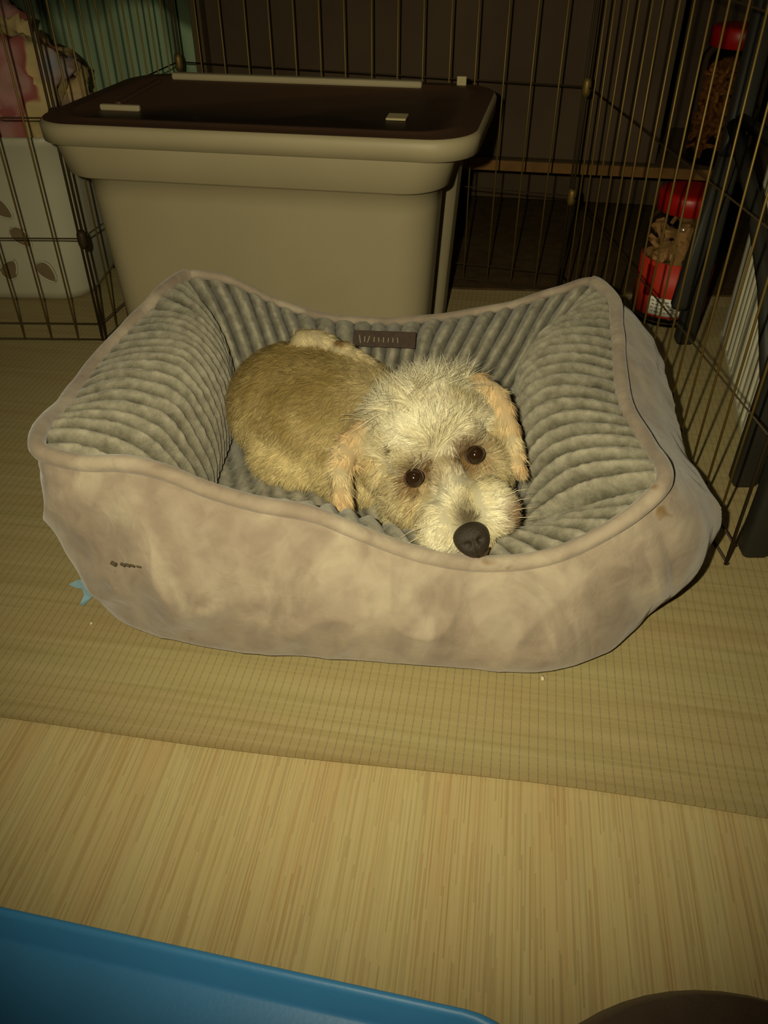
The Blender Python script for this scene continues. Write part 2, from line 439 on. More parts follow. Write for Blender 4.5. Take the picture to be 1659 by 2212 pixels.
for x, h_, sl in ((-.031, .011, .2), (-.025, .008, 0), (-.020, .009, -.25), (-.013, .007, 0), (-.007, .006, .1), (-.001, .007, 0), (.005, .006, -.1), (.011, .006, 0), (.017, .007, .1)):
    tube(bm, [(x-sl*h_/2, .0020, h_/2-.002), (x+sl*h_/2, .0020, -h_/2-.002)], .0006, 5)
st_ = bmobj('stitching', bm, M_THREAD, pa); st_['label'] = 'pale worn stitched lettering'
# small dark printed mark on the left of the front panel
def on_shell(frac, t, off):
    i = int(frac*NS[0]); P = (1-t)**2*Rm[i] + 2*t*(1-t)*Ct[i] + t*t*Bt[i]
    return Vector(P + out_n[i]*off) + Vector((0, 0, .006)) - BO

# ------------------------------------------------------------------ storage tote
M_TOTE = mat('tan_tote_plastic', lin('#9a8f70'), .5, spec=.3, noise_scale=6, noise_amt=.06)
M_LID = mat('tan_lid_plastic', lin('#9a8f70'), .5, spec=.3, noise_scale=8, noise_amt=.06)
M_LIDTOP = mat('shaded_brown_lid', lin('#4a3526'), .5, spec=.3, noise_scale=8, noise_amt=.06)  # lid top coloured darker than the tan skirt to stand for grazing light
M_STICK = mat('cream_sticker', lin('#a89b74'), .7)
tote = thing('storage_tote', 'tan plastic storage tote with lid top shaded dark brown behind the dog bed', 'storage box', (-.151, 1.244, 0.005), math.radians(-9.3))
HX, HY = .288, .163
def ring(hx, hy, r, z, dent=0., flare=.045):
    P = rrect(hx, hy, r, 8); out = []
    # insert points along sides so that the recessed side panels can be shaped
    full = []
    for i, p in enumerate(P):
        q = P[(i+1) % len(P)]; L_ = math.hypot(q[0]-p[0], q[1]-p[1])
        full.append(p)
        if L_ > .08:
            for t in np.linspace(0, 1, 26)[1:-1]: full.append((p[0]+(q[0]-p[0])*t, p[1]+(q[1]-p[1])*t))
    for x, y in full:
        if abs(x) > hx-1e-4 and abs(y) < hy-r-.034:        # short ends: recessed between two corner posts
            e = min(1., (hy-r-.034-abs(y))/.010); x -= math.copysign(dent*e, x)
        if x < 0: x *= 1 - .10*(y/HY*.5 + .5)              # the moulding narrows a little toward its back left corner
        else: x *= 1 + flare*(y/HY*.5 + .5)
        out.append((x, y, z))
    return out
bm = bmesh.new()
loft(bm, [[(x-.008, y, z) for x, y, z in L_] for L_ in (ring(HX-.070, HY-.046, .03, 0, flare=.15), ring(HX-.064, HY-.040, .04, .006, flare=.15), ring(HX-.062, HY-.038, .045, .03, .014, flare=.15),
          ring(HX-.050, HY-.030, .05, .250, .018, flare=.15), ring(HX-.049, HY-.029, .05, .277, flare=.15), ring(HX-.032, HY-.017, .055, .281),
          ring(HX-.028, HY-.013, .055, .284), ring(HX-.019, HY-.009, .055, .322), ring(HX-.017, HY-.008, .055, .332))])
bmobj('body', bm, M_TOTE, tote, True)
bm = bmesh.new()
loft(bm, [ring(HX-.006, HY-.005, .058, .326), ring(HX, HY, .06, .326), ring(HX+.001, HY+.001, .06, .346), ring(HX-.003, HY-.003, .058, .351)], True, True)
lidr = bmobj('lid', bm, M_LID, tote, True)
# lid's sunken panel: raised rim all round, inner wall and lowered centre
bm = bmesh.new()
loft(bm, [ring(HX-.003, HY-.003, .058, .3512), ring(HX-.012, HY-.012, .055, .3520), ring(HX-.024, HY-.024, .05, .3525),
          ring(HX-.026, HY-.026, .05, .3535), ring(HX-.034, HY-.034, .045, .3535), ring(HX-.036, HY-.036, .045, .3520)], False, True)
bmobj('lid_panel', bm, M_LIDTOP, lidr, True)
bm = bmesh.new()      # low ridge near the back, left and corner bosses
box(bm, -.19, .19, .112, .126, .3515, .361, .003)
bmobj('lid_ridge', bm, M_LID, lidr)
bm = bmesh.new(); box(bm, -.205, -.197, -.06, .09, .3515, .3575, .002)
bmobj('lid_ridge', bm, M_LIDTOP, lidr)
bm = bmesh.new(); box(bm, -.215, -.160, -.086, -.078, .3515, .3590, .002)
bmobj('lid_ridge', bm, M_LID, lidr)
bm = bmesh.new(); box(bm, .168, .194, -.080, -.052, .3522, .3550, .001)
s_ = bmobj('sticker', bm, M_STICK, lidr); s_['label'] = 'small cream paper sticker on front right of lid'
bm = bmesh.new(); box(bm, .238, .252, .142, .146, .349, .364, .001)
s_ = bmobj('sticker', bm, M_STICK, lidr); s_['label'] = 'small square tab standing at back right of lid'

# ------------------------------------------------------------------ wire playpen
M_WIRE = mat('bronze_wire', lin('#7a6430'), .5, metal=.55, spec=.5)
M_WIRE_D = mat('dark_wire', lin('#3a2f1c'), .6, metal=.4, spec=.3)
pen = thing('wire_playpen', 'folding bronze wire playpen standing round the dog bed and tote', 'playpen', (0, 1.2, .006))
PO = Vector((0, 1.2, .006)); PH = .61
me_wire = bpy.data.meshes.new('wire')
bm = bmesh.new(); tube(bm, [(0, 0, 0), (0, 0, PH)], .00135, 8); bm.to_mesh(me_wire); bm.free(); me_wire.materials.append(M_WIRE)
me_wire.polygons.foreach_set('use_smooth', [True]*len(me_wire.polygons))
def panel(a, b, gap, first=None):
    a = Vector((a[0], a[1], 0)); b = Vector((b[0], b[1], 0)); L_ = (b-a).length; d = (b-a)/L_
    bm = bmesh.new()
    a2 = a + d*.004; b2 = b - d*.004
    tube(bm, [a2+Vector((0, 0, .002)), a2+Vector((0, 0, PH)), ], .0019, 8); tube(bm, [b2+Vector((0, 0, .002)), b2+Vector((0, 0, PH))], .0019, 8)
    nrm = Vector((-d.y, d.x, 0))*.0028
    for z in (.0022, .030, .167, .334, .50, PH):
        tube(bm, [a2+nrm+Vector((0, 0, z)), b2+nrm+Vector((0, 0, z))], .0016 if z in (.0022, PH) else .0011, 8)
    for q in bm.verts: q.co -= PO - Vector((0, 0, PO.z))
    fr_ = bmobj('panel_frame', bm, M_WIRE_D, pen, True)
    n_ = max(1, round(L_/gap))
    for i in range(1, n_):
        w = bpy.data.objects.new('wire', me_wire); C.objects.link(w); w.parent = fr_
        p = a + d*(L_*i/n_); w.location = (p.x - PO.x, p.y - PO.y, .002)
        w.rotation_euler = (random.gauss(0, .003), random.gauss(0, .003), 0)
    return fr_
P0, P1, P2, P3, P4 = (-1.10, 1.235), (-.450, 1.222), (-.358, 1.62), (.315, 1.42), (.377, .678)
panel(P0, P1, .0437); panel(P1, P2, .0415); panel(P2, P3, .043); panel(P3, P4, .0435)
def clip(p, z, h_=.026):
    bm = bmesh.new(); tube(bm, [(p[0]-PO.x, p[1]-PO.y, z-h_/2), (p[0]-PO.x, p[1]-PO.y, z-h_/4), (p[0]-PO.x, p[1]-PO.y, z+h_/4), (p[0]-PO.x, p[1]-PO.y, z+h_/2)], [.0055, .0072, .0072, .0055], 10)
    return bm
for p in (P1, P2, P3):
    for z in (.167, .334):
        c_ = bmobj('hinge_clip', clip(p, z), M_WIRE_D if p is P1 else M_WIRE, pen, True)

# ------------------------------------------------------------------ laundry basket on the left with clothes
M_BASK = mat('white_basket_plastic', lin('#b7b39a'), .5, spec=.35)
M_TAN = mat('tan_cloth_inside', lin('#8a7654'), .9, noise_scale=20, noise_amt=.2)
bask = thing('laundry_basket', 'white plastic laundry basket with petal shaped holes behind the wire pen', 'basket', (-.665, 1.50, .0042), math.radians(-3))
def bask_ring(k, z, inset=0.):
    return [(x, y, z) for x, y in rrect(.168*k-inset, .128*k-inset, .052, 8)]
bm = bmesh.new()
prof = [(.80, .0), (.88, .004), (.93, .02), (.965, .1), (.985, .2), (1., .255), (1.03, .262), (1.035, .272), (1.02, .276)]
loft(bm, [bask_ring(k, z) for k, z in prof] + [bask_ring(k, z, .006) for k, z in [(1.0, .270), (.975, .2), (.95, .1), (.92, .022)]], True, True)
bb = bmobj('body', bm, M_BASK, bask, True)
M_HOLE = mat('basket_hole_lining', lin('#77664a'), .9, noise_scale=30, noise_amt=.15)
def petal(cx, cz, ang, ln=.040, wd=.026):
    """petal-shaped opening: raised white lip and the tan load seen through it"""
    y0 = -.1245 - (cz/.27)*.004 - .0012
    pts = []
    for k in range(20):
        t = 2*math.pi*k/20; w_ = wd/2*math.sin(t)*(1-.35*math.cos(t)); l_ = ln/2*math.cos(t)
        pts.append((cx + l_*math.cos(ang) - w_*math.sin(ang), cz + l_*math.sin(ang) + w_*math.cos(ang)))
    bm = bmesh.new()
    loft(bm, [[(x, y0+.004, z) for x, z in pts], [(x, y0-.0002, z) for x, z in pts]], True, True)
    h_ = bmobj('hole', bm, M_HOLE, bb, False); h_['label'] = 'petal shaped hole showing tan cloth inside'
    bm = bmesh.new(); tube(bm, [(x, y0-.0004, z) for x, z in pts] + [(pts[0][0], y0-.0004, pts[0][1])], .0016, 6, False)
    bmobj('hole_lip', bm, M_BASK, bb, True)
for cx, cz, an in ((.046, .165, -.75), (.066, .118, -.85), (.094, .058, -.95), (.030, .062, .9), (-.035, .165, .75), (-.055, .105, .2), (.000, .12, 1.57), (-.06, .05, -.6)):
    petal(cx, cz, an)

def fabric(name, stops, scale, label, cat):
    m = bpy.data.materials.new(name); m.use_nodes = True; nt = m.node_tree; N = nt.nodes; L = nt.links
    b = N['Principled BSDF']; b.inputs['Roughness'].default_value = .9; b.inputs['Specular IOR Level'].default_value = .1
    tc = N.new('ShaderNodeTexCoord'); n = N.new('ShaderNodeTexNoise'); n.inputs['Scale'].default_value = scale; n.inputs['Detail'].default_value = 1.5; n.inputs['Distortion'].default_value = .6
    L.new(tc.outputs['Object'], n.inputs['Vector']); r = N.new('ShaderNodeValToRGB'); e = r.color_ramp.elements; r.color_ramp.interpolation = 'EASE'
    while len(e) < len(stops): e.new(.5)
    for q, (p, c) in zip(e, stops): q.position = p; q.color = lin(c)
    L.new(n.outputs['Fac'], r.inputs[0]); L.new(r.outputs[0], b.inputs['Base Color'])
    return m
M_FLORAL = fabric('floral_cloth', [(.36, '#8f8f96'), (.42, '#ab917f'), (.46, '#b8a270'), (.545, '#bfaa78'), (.58, '#94534d'), (.66, '#a87f76')], 9, '', '')
def cloth_heap(name, c, r, seed, m, fold=.02, nu=72, nv=40, zmin=None):
    v = []; f = []
    for j in range(nv+1):
        th = math.pi*j/nv
        for i in range(nu):
            ph = 2*math.pi*i/nu; d = Vector((math.sin(th)*math.cos(ph), math.sin(th)*math.sin(ph), math.cos(th)))
            q = d*2.2 + Vector((seed, seed*.7, 0))
            w = noise.noise(q)*1.2 + (1-abs(noise.noise(q*2.1))*2)*.7 + noise.noise(q*5)*.3
            p = Vector((d.x*r[0], d.y*r[1], d.z*r[2])) * (1+fold*w/ max(min(r), .02)*.5)
            p += Vector(c)
            if zmin is not None:
                p.z = max(p.z, zmin)
                if p.z < .300:                        # stays inside the basket walls, spills only above the rim
                    k = max(abs(p.x-c[0])/.132, abs(p.y-c[1])/.094)
                    if k > 1: p.x = c[0] + (p.x-c[0])/k; p.y = c[1] + (p.y-c[1])/k
            v.append(p)
    for j in range(nv):
        for i in range(nu):
            k = (i+1) % nu; f.append((j*nu+i, (j+1)*nu+i, (j+1)*nu+k, j*nu+k))
    return pyobj(name, v, f, m)
o = cloth_heap('floral_garment', (-.655, 1.495, .315), (.150, .110, .112), 3.1, M_FLORAL, .055, zmin=.2)
tag(o, 'crumpled cream and red floral clothing heaped in the white laundry basket', 'clothing')
M_GREEN = fabric('green_cloth', [(.30, '#3a4432'), (.52, '#4d5a42'), (.62, '#8fa684')], 3.2, '', '')
# green blanket hanging in folds beyond the basket
v = []; f = []; NU, NV = 90, 40
for s_, off in ((0, 0.), (1, .012)):
    for j in range(NV+1):
        for i in range(NU+1):
            t = i/NU; z = .008 + .71*j/NV
            x = -.72 + .36*t; y = 1.82 + off + .028*math.sin(t*9 + 2.2*z + .6*math.sin(z*5)) + .008*math.sin(t*31+z*6) - .02*z
            v.append((x + .012*math.sin(z*7), y, z))
st = (NU+1)*(NV+1); g = lambda s, j, i: s*st + j*(NU+1)+i
for j in range(NV):
    for i in range(NU):
        f.append((g(0, j, i), g(0, j, i+1), g(0, j+1, i+1), g(0, j+1, i))); f.append((g(1, j, i), g(1, j+1, i), g(1, j+1, i+1), g(1, j, i+1)))
for i in range(NU):
    f.append((g(0, 0, i), g(1, 0, i), g(1, 0, i+1), g(0, 0, i+1))); f.append((g(0, NV, i), g(0, NV, i+1), g(1, NV, i+1), g(1, NV, i)))
for j in range(NV):
    f.append((g(0, j, 0), g(0, j+1, 0), g(1, j+1, 0), g(1, j, 0))); f.append((g(0, j, NU), g(1, j, NU), g(1, j+1, NU), g(0, j+1, NU)))
o = pyobj('green_blanket', v, f, M_GREEN); 
tag(o, 'dark green fabric hanging in folds behind the heaped floral clothes', 'blanket')

bm = bmesh.new(); tube(bm, [(-.520, 1.905, .0045), (-.516, 1.905, .45), (-.510, 1.905, .98)], .012, 12); tube(bm, [(-.510, 1.905, .97), (-.509, 1.905, 1.06)], .016, 12)
o = bmobj('mop_handle', bm, mat('grey_handle', lin('#6a6258'), .6), None, True); tag(o, 'thin grey pole standing upright beside the dark green fabric', 'pole')

# ------------------------------------------------------------------ low dark shelf unit behind the pen
M_WOOD = mat('dark_brown_board', lin('#52442e'), .7, spec=.2, noise_scale=4, noise_amt=.18)
M_EDGE = mat('worn_shelf_edge', lin('#6b4a20'), .6, spec=.2, noise_scale=25, noise_amt=.25)
M_BACK = mat('dark_back_board', lin('#4a3c2c'), .8, spec=.15, noise_scale=5, noise_amt=.2)
shelf = thing('shelf_unit', 'low dark brown open shelf unit standing behind the wire playpen', 'shelf', (.25, 1.585, .004), math.radians(-9.5))
def sb_(name, m, *b, bev=.002):
    bm = bmesh.new(); box(bm, *b, bev); return bmobj(name, bm, m, shelf)
sb_('side_panel', M_WOOD, -.60, -.58, 0, .32, 0, .95); sb_('side_panel', M_WOOD, .72, .74, 0, .32, 0, .95)
sb_('back_panel', M_BACK, -.58, .72, .30, .32, .02, .95)
sh = sb_('shelf_board', M_WOOD, -.58, .72, .004, .30, .162, .180)
bm = bmesh.new(); box(bm, -.58, .72, 0, .004, .162, .180, .001); bmobj('edge_strip', bm, M_EDGE, sh)
sb_('shelf_board', M_WOOD, -.58, .72, .0, .30, .56, .578)
sb_('shelf_board', M_WOOD, -.58, .72, .0, .30, .93, .95)
sb_('drawer_front', M_BACK, -.578, .24, .020, .038, .181, .559)

# ------------------------------------------------------------------ snack jars with red lids
def clear(name, col, alpha_mix):
    m = bpy.data.materials.new(name); m.use_nodes = True; nt = m.node_tree; b = nt.nodes['Principled BSDF']
    b.inputs['Base Color'].default_value = col; b.inputs['Roughness'].default_value = .06; b.inputs['Transmission Weight'].default_value = 1.; b.inputs['IOR'].default_value = 1.2
    return m
M_CLEAR = clear('clear_plastic', (.95, .93, .88, 1), 0)
M_RED = mat('red_plastic', lin('#960f08'), .4, spec=.4)
M_REDL = mat('red_label_paper', lin('#b8321f'), .5, noise_scale=14, noise_amt=.12)
M_WHL = mat('white_label_paper', lin('#d9d6c8'), .6, noise_scale=60, noise_amt=.2)
M_PRET = mat('toasted_snack', lin('#7a4d1c'), .8, noise_scale=30, noise_amt=.35)
M_CRACK = mat('pale_cracker', lin('#b08a58'), .8, noise_scale=30, noise_amt=.25)
def jar(loc, rz, label, kind, r=.058, h_=.21):
    t = thing('snack_jar', label, 'jar', loc, rz, 'plastic snack jars with red lids')
    bm = bmesh.new()
    lathe(bm, [(r*.9, 0), (r, .006), (r, h_*.74), (r*.95, h_*.80), (r*.80, h_*.855), (r*.78, h_*.88), (r*.74, h_*.88), (r*.76, h_*.85), (r*.91, h_*.795), (r*.955, h_*.73), (r*.955, .010), (r*.86, .005)], 44)
    bmobj('body', bm, M_CLEAR, t, True)
    bm = bmesh.new(); n_ = 44; prof = []
    R_ = r*.86
    lathe(bm, [(R_*.97, h_*.855), (R_, h_*.86), (R_, h_*.975), (R_*.95, h_*.995), (R_*.80, h_), (0.0005, h_)], n_)
    for q in bm.verts:                    # ribbed grip
        if abs(math.hypot(q.co.x, q.co.y) - R_) < .002:
            k = 1 + (.018 if (round(math.atan2(q.co.y, q.co.x)/(2*math.pi/n_)) % 2) else 0); q.co.x *= k; q.co.y *= k
    bmobj('lid', bm, M_RED, t, True)
    # snack pieces as one filled part
    bm = bmesh.new(); rg = random.Random(9 if kind == 'pretzel' else 5)
    for k in range(230):
        a_ = rg.random()*6.283; rr = (r*.80)*rg.random()**.35; z = .014 + rg.random()*(h_*.68)
        c_ = Vector((rr*math.cos(a_), rr*math.sin(a_), z)); R = Matrix.Rotation(rg.random()*6, 4, Vector((rg.random()-.5, rg.random()-.5, rg.random()-.5)).normalized())
        if kind == 'pretzel':
            ax = R @ Vector((0, 0, .012)); tube(bm, [c_-ax, c_+ax*.2 + (R @ Vector((.004, 0, 0))), c_+ax], .0038, 6)
        else:
            vs = bmesh.ops.create_cube(bm, size=1)['verts']
            for q in vs: q.co = c_ + (R.to_3x3() @ Vector((q.co.x*.018, q.co.y*.014, q.co.z*.006)))
    s2 = bmobj('snack_fill', bm, M_PRET if kind == 'pretzel' else M_CRACK, t); s2['kind'] = 'stuff'
    return t
def wrap(t, name, m, r, a0, a1, z0, z1, n_=24, th=.0006):
    bm = bmesh.new(); loops = []
    rings = [[(rr*math.cos(a), rr*math.sin(a), z) for a in np.linspace(a0, a1, n_)] for rr, z in ((r, z0), (r, z1), (r+th, z1), (r+th, z0))]
    V = [[bm.verts.new(p) for p in R] for R in rings]
    for k in range(4):
        for i in range(n_-1): bm.faces.new((V[k][i], V[k][i+1], V[(k+1) % 4][i+1], V[(k+1) % 4][i]))
    bm.faces.new([V[k][0] for k in range(4)]); bm.faces.new([V[k][-1] for k in range(4)][::-1])
    return bmobj(name, bm, m, t, True)
j1 = jar((.482, 1.325, .005), 0, 'red lidded clear snack jar with red label standing on the floor outside the pen', 'cracker')
lb = wrap(j1, 'label', M_REDL, .0586, math.radians(150), math.radians(390), .018, .108); lb['label'] = 'red paper label round the jar'
w2 = wrap(j1, 'white_panel', M_WHL, .0594, math.radians(218), math.radians(285), .022, .052); w2['label'] = 'white text panel low on the red label'
bm = bmesh.new()
for i, (z, w_) in enumerate(((.046, .9), (.040, .7), (.034, .85), (.028, .6))):
    for k in range(6):
        a_ = math.radians(224 + 8.5*k*w_ + 2*(i % 2)); a2 = a_ + math.radians(5.5*w_)
        tube(bm, [(.0601*math.cos(q), .0601*math.sin(q), z) for q in (a_, a2)], .0007, 5)
pl = bmobj('printed_lines', bm, M_SMEAR, w2); pl['label'] = 'small dark printed text too blurred to read'
wrap(j1, 'dark_print', mat('deep_red_print', lin('#8a0f08'), .5), .0593, math.radians(205), math.radians(222), .05, .10)
j2 = jar((.606, 1.60, .1845), .4, 'red lidded clear snack jar of brown snacks up on the shelf', 'pretzel', .058, .215)

# ------------------------------------------------------------------ white ribbed crate and black folding rack on the right
M_WHITE = mat('white_crate_plastic', lin('#c4bfa6'), .6, spec=.3, noise_scale=20, noise_amt=.1)
M_GAP = mat('crate_inner_grey', lin('#4b4334'), .8)
crate = thing('ribbed_crate', 'off white plastic crate with close upright ribs right of the playpen', 'crate', (.552, 1.245, .003), math.radians(-13))
# local +Y runs toward the camera along the visible face
crate.rotation_euler = (0, 0, math.atan2(-.343, -.077) - math.pi/2 + math.pi)
CL = .37
bm = bmesh.new(); box(bm, .006, .26, -CL, 0, 0, .33, .006); bmobj('body', bm, M_GAP, crate)
for z0, z1 in ((0, .012), (.318, .335)):
    bm = bmesh.new(); box(bm, -.002, .262, -CL-.002, .002, z0, z1, .003); bmobj('rim_band', bm, M_WHITE, crate)
me_r = bpy.data.meshes.new('rib'); bm = bmesh.new(); box(bm, -.0015, .008, -.0045, .0045, .010, .320, .0015, 1); bm.to_mesh(me_r); bm.free(); me_r.materials.append(M_WHITE)
nr = 14
for i in range(nr):
    w = bpy.data.objects.new('rib', me_r); C.objects.link(w); w.parent = crate; w.location = (0, -(i+.5)*CL/nr, 0); w.scale = (1, 1.55 + .45*math.sin(i*2.3), 1)

M_BLACK = mat('black_rubbery_plastic', lin('#2a2822'), .55, spec=.3, noise_scale=15, noise_amt=.15)
rack = thing('folding_rack', 'black folding rack with wide flat legs against the right playpen panel', 'rack', (.44, .95, .005))
RO = Vector((.44, .95, .005))
def leg(p, top, w=.015, nm='leg', pr=rack):
    p = Vector(p); top = Vector(top); bm = bmesh.new(); loops = []
    for q, k in ((p, .8), (p+Vector((0, 0, .006)), 1), (top, 1)):
        q = q - RO
        loops.append([(q.x + x*k, q.y + y*k, q.z) for x, y in rrect(w, w*.75, w*.4, 4)])
    loft(bm, loops); return bmobj(nm, bm, M_BLACK, pr, True)
leg((.484, 1.222, .005), (.487, 1.225, .62), .0150)
leg((.449, .838, .005), (.460, .850, .62), .0165)
leg((.416, .706, .005), (.427, .715, .62), .0165)
leg((.442, 1.165, .090), (.470, 1.19, .30), .0120, 'hanging_strut')
bm = bmesh.new(); tube(bm, [Vector(p)-RO for p in ((.468, 1.19, .34), (.460, 1.05, .285), (.460, .95, .212), (.449, .85, .135))], .0095, 8); bmobj('diagonal_brace', bm, M_BLACK, rack, True)
bm = bmesh.new(); tube(bm, [Vector(p)-RO for p in ((.487, 1.225, .612), (.460, .850, .615), (.427, .715, .612))], .012, 8); bmobj('top_rail', bm, M_BLACK, rack, True)
bm = bmesh.new(); tube(bm, [Vector(p)-RO for p in ((.468, 1.19, .30), (.486, 1.222, .34), (.4755, 1.06, .35), (.459, .85, .36))], .009, 8); bmobj('side_rail', bm, M_BLACK, rack, True)

# ------------------------------------------------------------------ foreground: blue tray and round brown stool
M_BLUE = mat('blue_plastic', lin('#4088c2'), .42, spec=.4, noise_scale=10, noise_amt=.08, bump=.06, bump_scale=300)
tray = thing('blue_tray', 'shallow blue plastic tray with a raised rim at the lower left', 'tray', (-.02, .2315, .001), math.radians(-11.6))
tray.location = (-.128, .2635, .001)
bm = bmesh.new()
def tl(hx, hy, r, z): return [(x - .03, y - .115, z) for x, y in rrect(hx, hy, r, 10)]
loft(bm, [tl(.252, .100, .05, 0), tl(.262, .108, .055, .014), tl(.274, .1135, .06, .016), tl(.276, .115, .06, .022), tl(.2745, .1138, .059, .0245), tl(.2715, .111, .058, .0245), tl(.268, .108, .056, .022), tl(.262, .101, .052, .008), tl(.258, .098, .05, .0058), tl(.22, .06, .04, .005)])
bmobj('basin', bm, M_BLUE, tray, True)
bm = bmesh.new(); loft(bm, [tl(.215, .050, .03, .0048), tl(.213, .048, .03, .0068), tl(.210, .045, .03, .007)]); bmobj('raised_floor_panel', bm, M_BLUE, tray, True)

M_BROWN = mat('dark_brown_vinyl', lin('#4a3c30'), .55, spec=.25, noise_scale=40, noise_amt=.12, bump=.2, bump_scale=600)
M_BASE = mat('dark_stool_base', lin('#241d16'), .5)
stool = thing('round_stool', 'low stool with round dark brown seat at the lower right corner', 'stool', (.152, .046, 0))
bm = bmesh.new(); lathe(bm, [(.108, .150), (.120, .154), (.127, .166), (.127, .186), (.121, .196), (.105, .202), (.06, .2055), (.0005, .206)], 64); bmobj('seat', bm, M_BROWN, stool, True)
bm = bmesh.new(); lathe(bm, [(.033, 0), (.034, .006), (.026, .012), (.016, .02), (.014, .14), (.04, .152)], 32); bmobj('pedestal', bm, M_BASE, stool, True)

# ------------------------------------------------------------------ small litter on the floor
M_SCRAP = mat('pale_blue_scrap', lin('#8fb4c4'), .8)
def scrap(name, pts, z, m, th=.0012):
    bm = bmesh.new()
    lo = [bm.verts.new((x, y, z + .003*noise.noise((x*200, y*200, 0)))) for x, y in pts]; hi = [bm.verts.new(q.co + Vector((0, 0, th))) for q in lo]
    bm.faces.new(lo[::-1]); bm.faces.new(hi); n_ = len(pts)
    for i in range(n_): bm.faces.new((lo[i], lo[(i+1) % n_], hi[(i+1) % n_], hi[i]))
    return bmobj(name, bm, m)
o = scrap('paper_scrap', [(-.338, .650), (-.331, .656), (-.322, .655), (-.313, .648), (-.307, .636), (-.309, .628), (-.314, .618), (-.318, .621), (-.317, .633), (-.322, .643), (-.331, .646)], .0065, M_SCRAP)
tag(o, 'torn pale blue scrap lying on the mat left of the dog bed', 'scrap')
M_CRUMB = mat('cream_crumb', lin('#cfc2a0'), .8)
def crumb(x, y, lab, r=.003):
    bm = bmesh.new(); bmesh.ops.create_icosphere(bm, subdivisions=1, radius=r)
    for q in bm.verts: q.co = Vector((q.co.x*.7, q.co.y*1.2, q.co.z*.7))*(1+.3*noise.noise(q.co*900)) + Vector((x, y, .0048+r*.7))
    tag(bmobj('crumb', bm, M_CRUMB, None, True), lab, 'crumb')
crumb(.151, .521, 'tiny cream crumb on the mat before the front of the dog bed')
crumb(-.299, .594, 'tiny cream crumb on the mat below the pale blue scrap', .0022)

# dark smeared printed mark and stains on the bed front
bm = bmesh.new()
for k, (u_, hh) in enumerate(((.0, .0035), (.011, .0028), (.016, .0026), (.021, .0022), (.027, .0016))):
    p = on_shell(.098 + u_*1.5, .41, .0085); tube(bm, [p+Vector((-.002, 0, hh*.5)), p+Vector((.002, 0, -hh*.5))], hh*.5, 6)
k_ = bmobj('printed_mark', bm, M_SMEAR, bed, True); k_['label'] = 'small dark smeared mark on front panel'

# ------------------------------------------------------------------ the dog
EX, EY, EZ = np.array((.935, .219, .277)), np.array((-.353, .580, .734)), np.array((0, -.785, .62))
E0 = np.array((.056, .631, .177))
def HL(x, y, z): return E0 + x*EX + y*EY + z*EZ
HB = np.stack([EX, EY, EZ], 1)
I3 = np.eye(3)
def wv(*p): return np.array(p, float)
ELL = []   # (centre, basis, radii, tag)
def eh(x, y, z, rx, ry, rz, tg): ELL.append((HL(x, y, z), HB, np.array((rx, ry, rz)), tg))
def ew(c, r, tg, B=I3): ELL.append((wv(*c), B, np.array(r), tg))
eh(.002, .036, -.052, .059, .046, .055, 'crown')
eh(.002, .052, -.060, .047, .030, .045, 'crown')
for s in (-1, 1):
    eh(s*.024, .019, -.020, .023, .017, .020, 'brow')
    eh(s*.036, -.012, -.038, .026, .032, .030, 'cheek')
    eh(s*.030, -.034, -.026, .022, .026, .024, 'cheek')
    eh(s*.050, .026, -.054, .022, .034, .024, 'cheek')
eh(0, -.018, -.010, .018, .030, .018, 'bridge')
eh(0, -.045, .006, .014, .028, .014, 'bridge')
eh(-.023, -.055, .000, .021, .028, .020, 'muzzle'); eh(.026, -.051, -.001, .023, .028, .020, 'muzzle')
eh(0, -.080, -.006, .022, .012, .016, 'chin')
# ears
for i, (x, y, z, r) in enumerate(((-.054, .054, -.050, .017), (-.070, .053, -.046, .0145), (-.085, .043, -.040, .0135), (-.095, .027, -.036, .0125), (-.101, .009, -.033, .012), (-.104, -.007, -.031, .0105), (-.104, -.020, -.030, .008))):
    eh(x, y, z, r*.82, r*1.15, r*.8, 'ear_l')
for i, (x, y, z, r) in enumerate(((.052, .062, -.052, .017), (.066, .060, -.047, .0150), (.075, .048, -.041, .0135), (.078, .032, -.037, .0125), (.077, .014, -.035, .0125), (.074, -.004, -.033, .0120), (.071, -.022, -.032, .0100))):
    eh(x, y, z, r*.72, r*1.15, r*.7, 'ear_r')
# neck, chest, curled trunk, haunch, tail, tucked paws
ew((.035, .700, .150), (.050, .050, .045), 'neck'); ew((.010, .735, .135), (.058, .055, .052), 'neck')
TB = np.array(((.81, .587, 0), (-.587, .81, 0), (0, 0, 1.)))
ew((-.066, .803, .126), (.122, .082, .074), 'trunk', TB)
ew((-.100, .824, .128), (.078, .076, .069), 'rump')
ew((-.070, .765, .102), (.080, .048, .042), 'belly'); ew((-.02, .735, .102), (.06, .045, .040), 'belly')
TP = [(-.092,.868,.189),(-.081,.866,.190),(-.073,.862,.190),(-.066,.857,.189),(-.047,.845,.186),(-.034,.836,.181),(-.023,.832,.176),(-.016,.820,.166),(-.012,.812,.160),(-.016,.800,.152)]
for i_, p in enumerate(TP):
    r = .0145 if i_ < 7 else .012
    p = (p[0]+.002, p[1]-.024, p[2]+.007)
    ew(p, (r, r, r), 'tail')
ew((.02, .690, .092), (.022, .045, .020), 'paw'); ew((.075, .690, .092), (.022, .045, .020), 'paw')

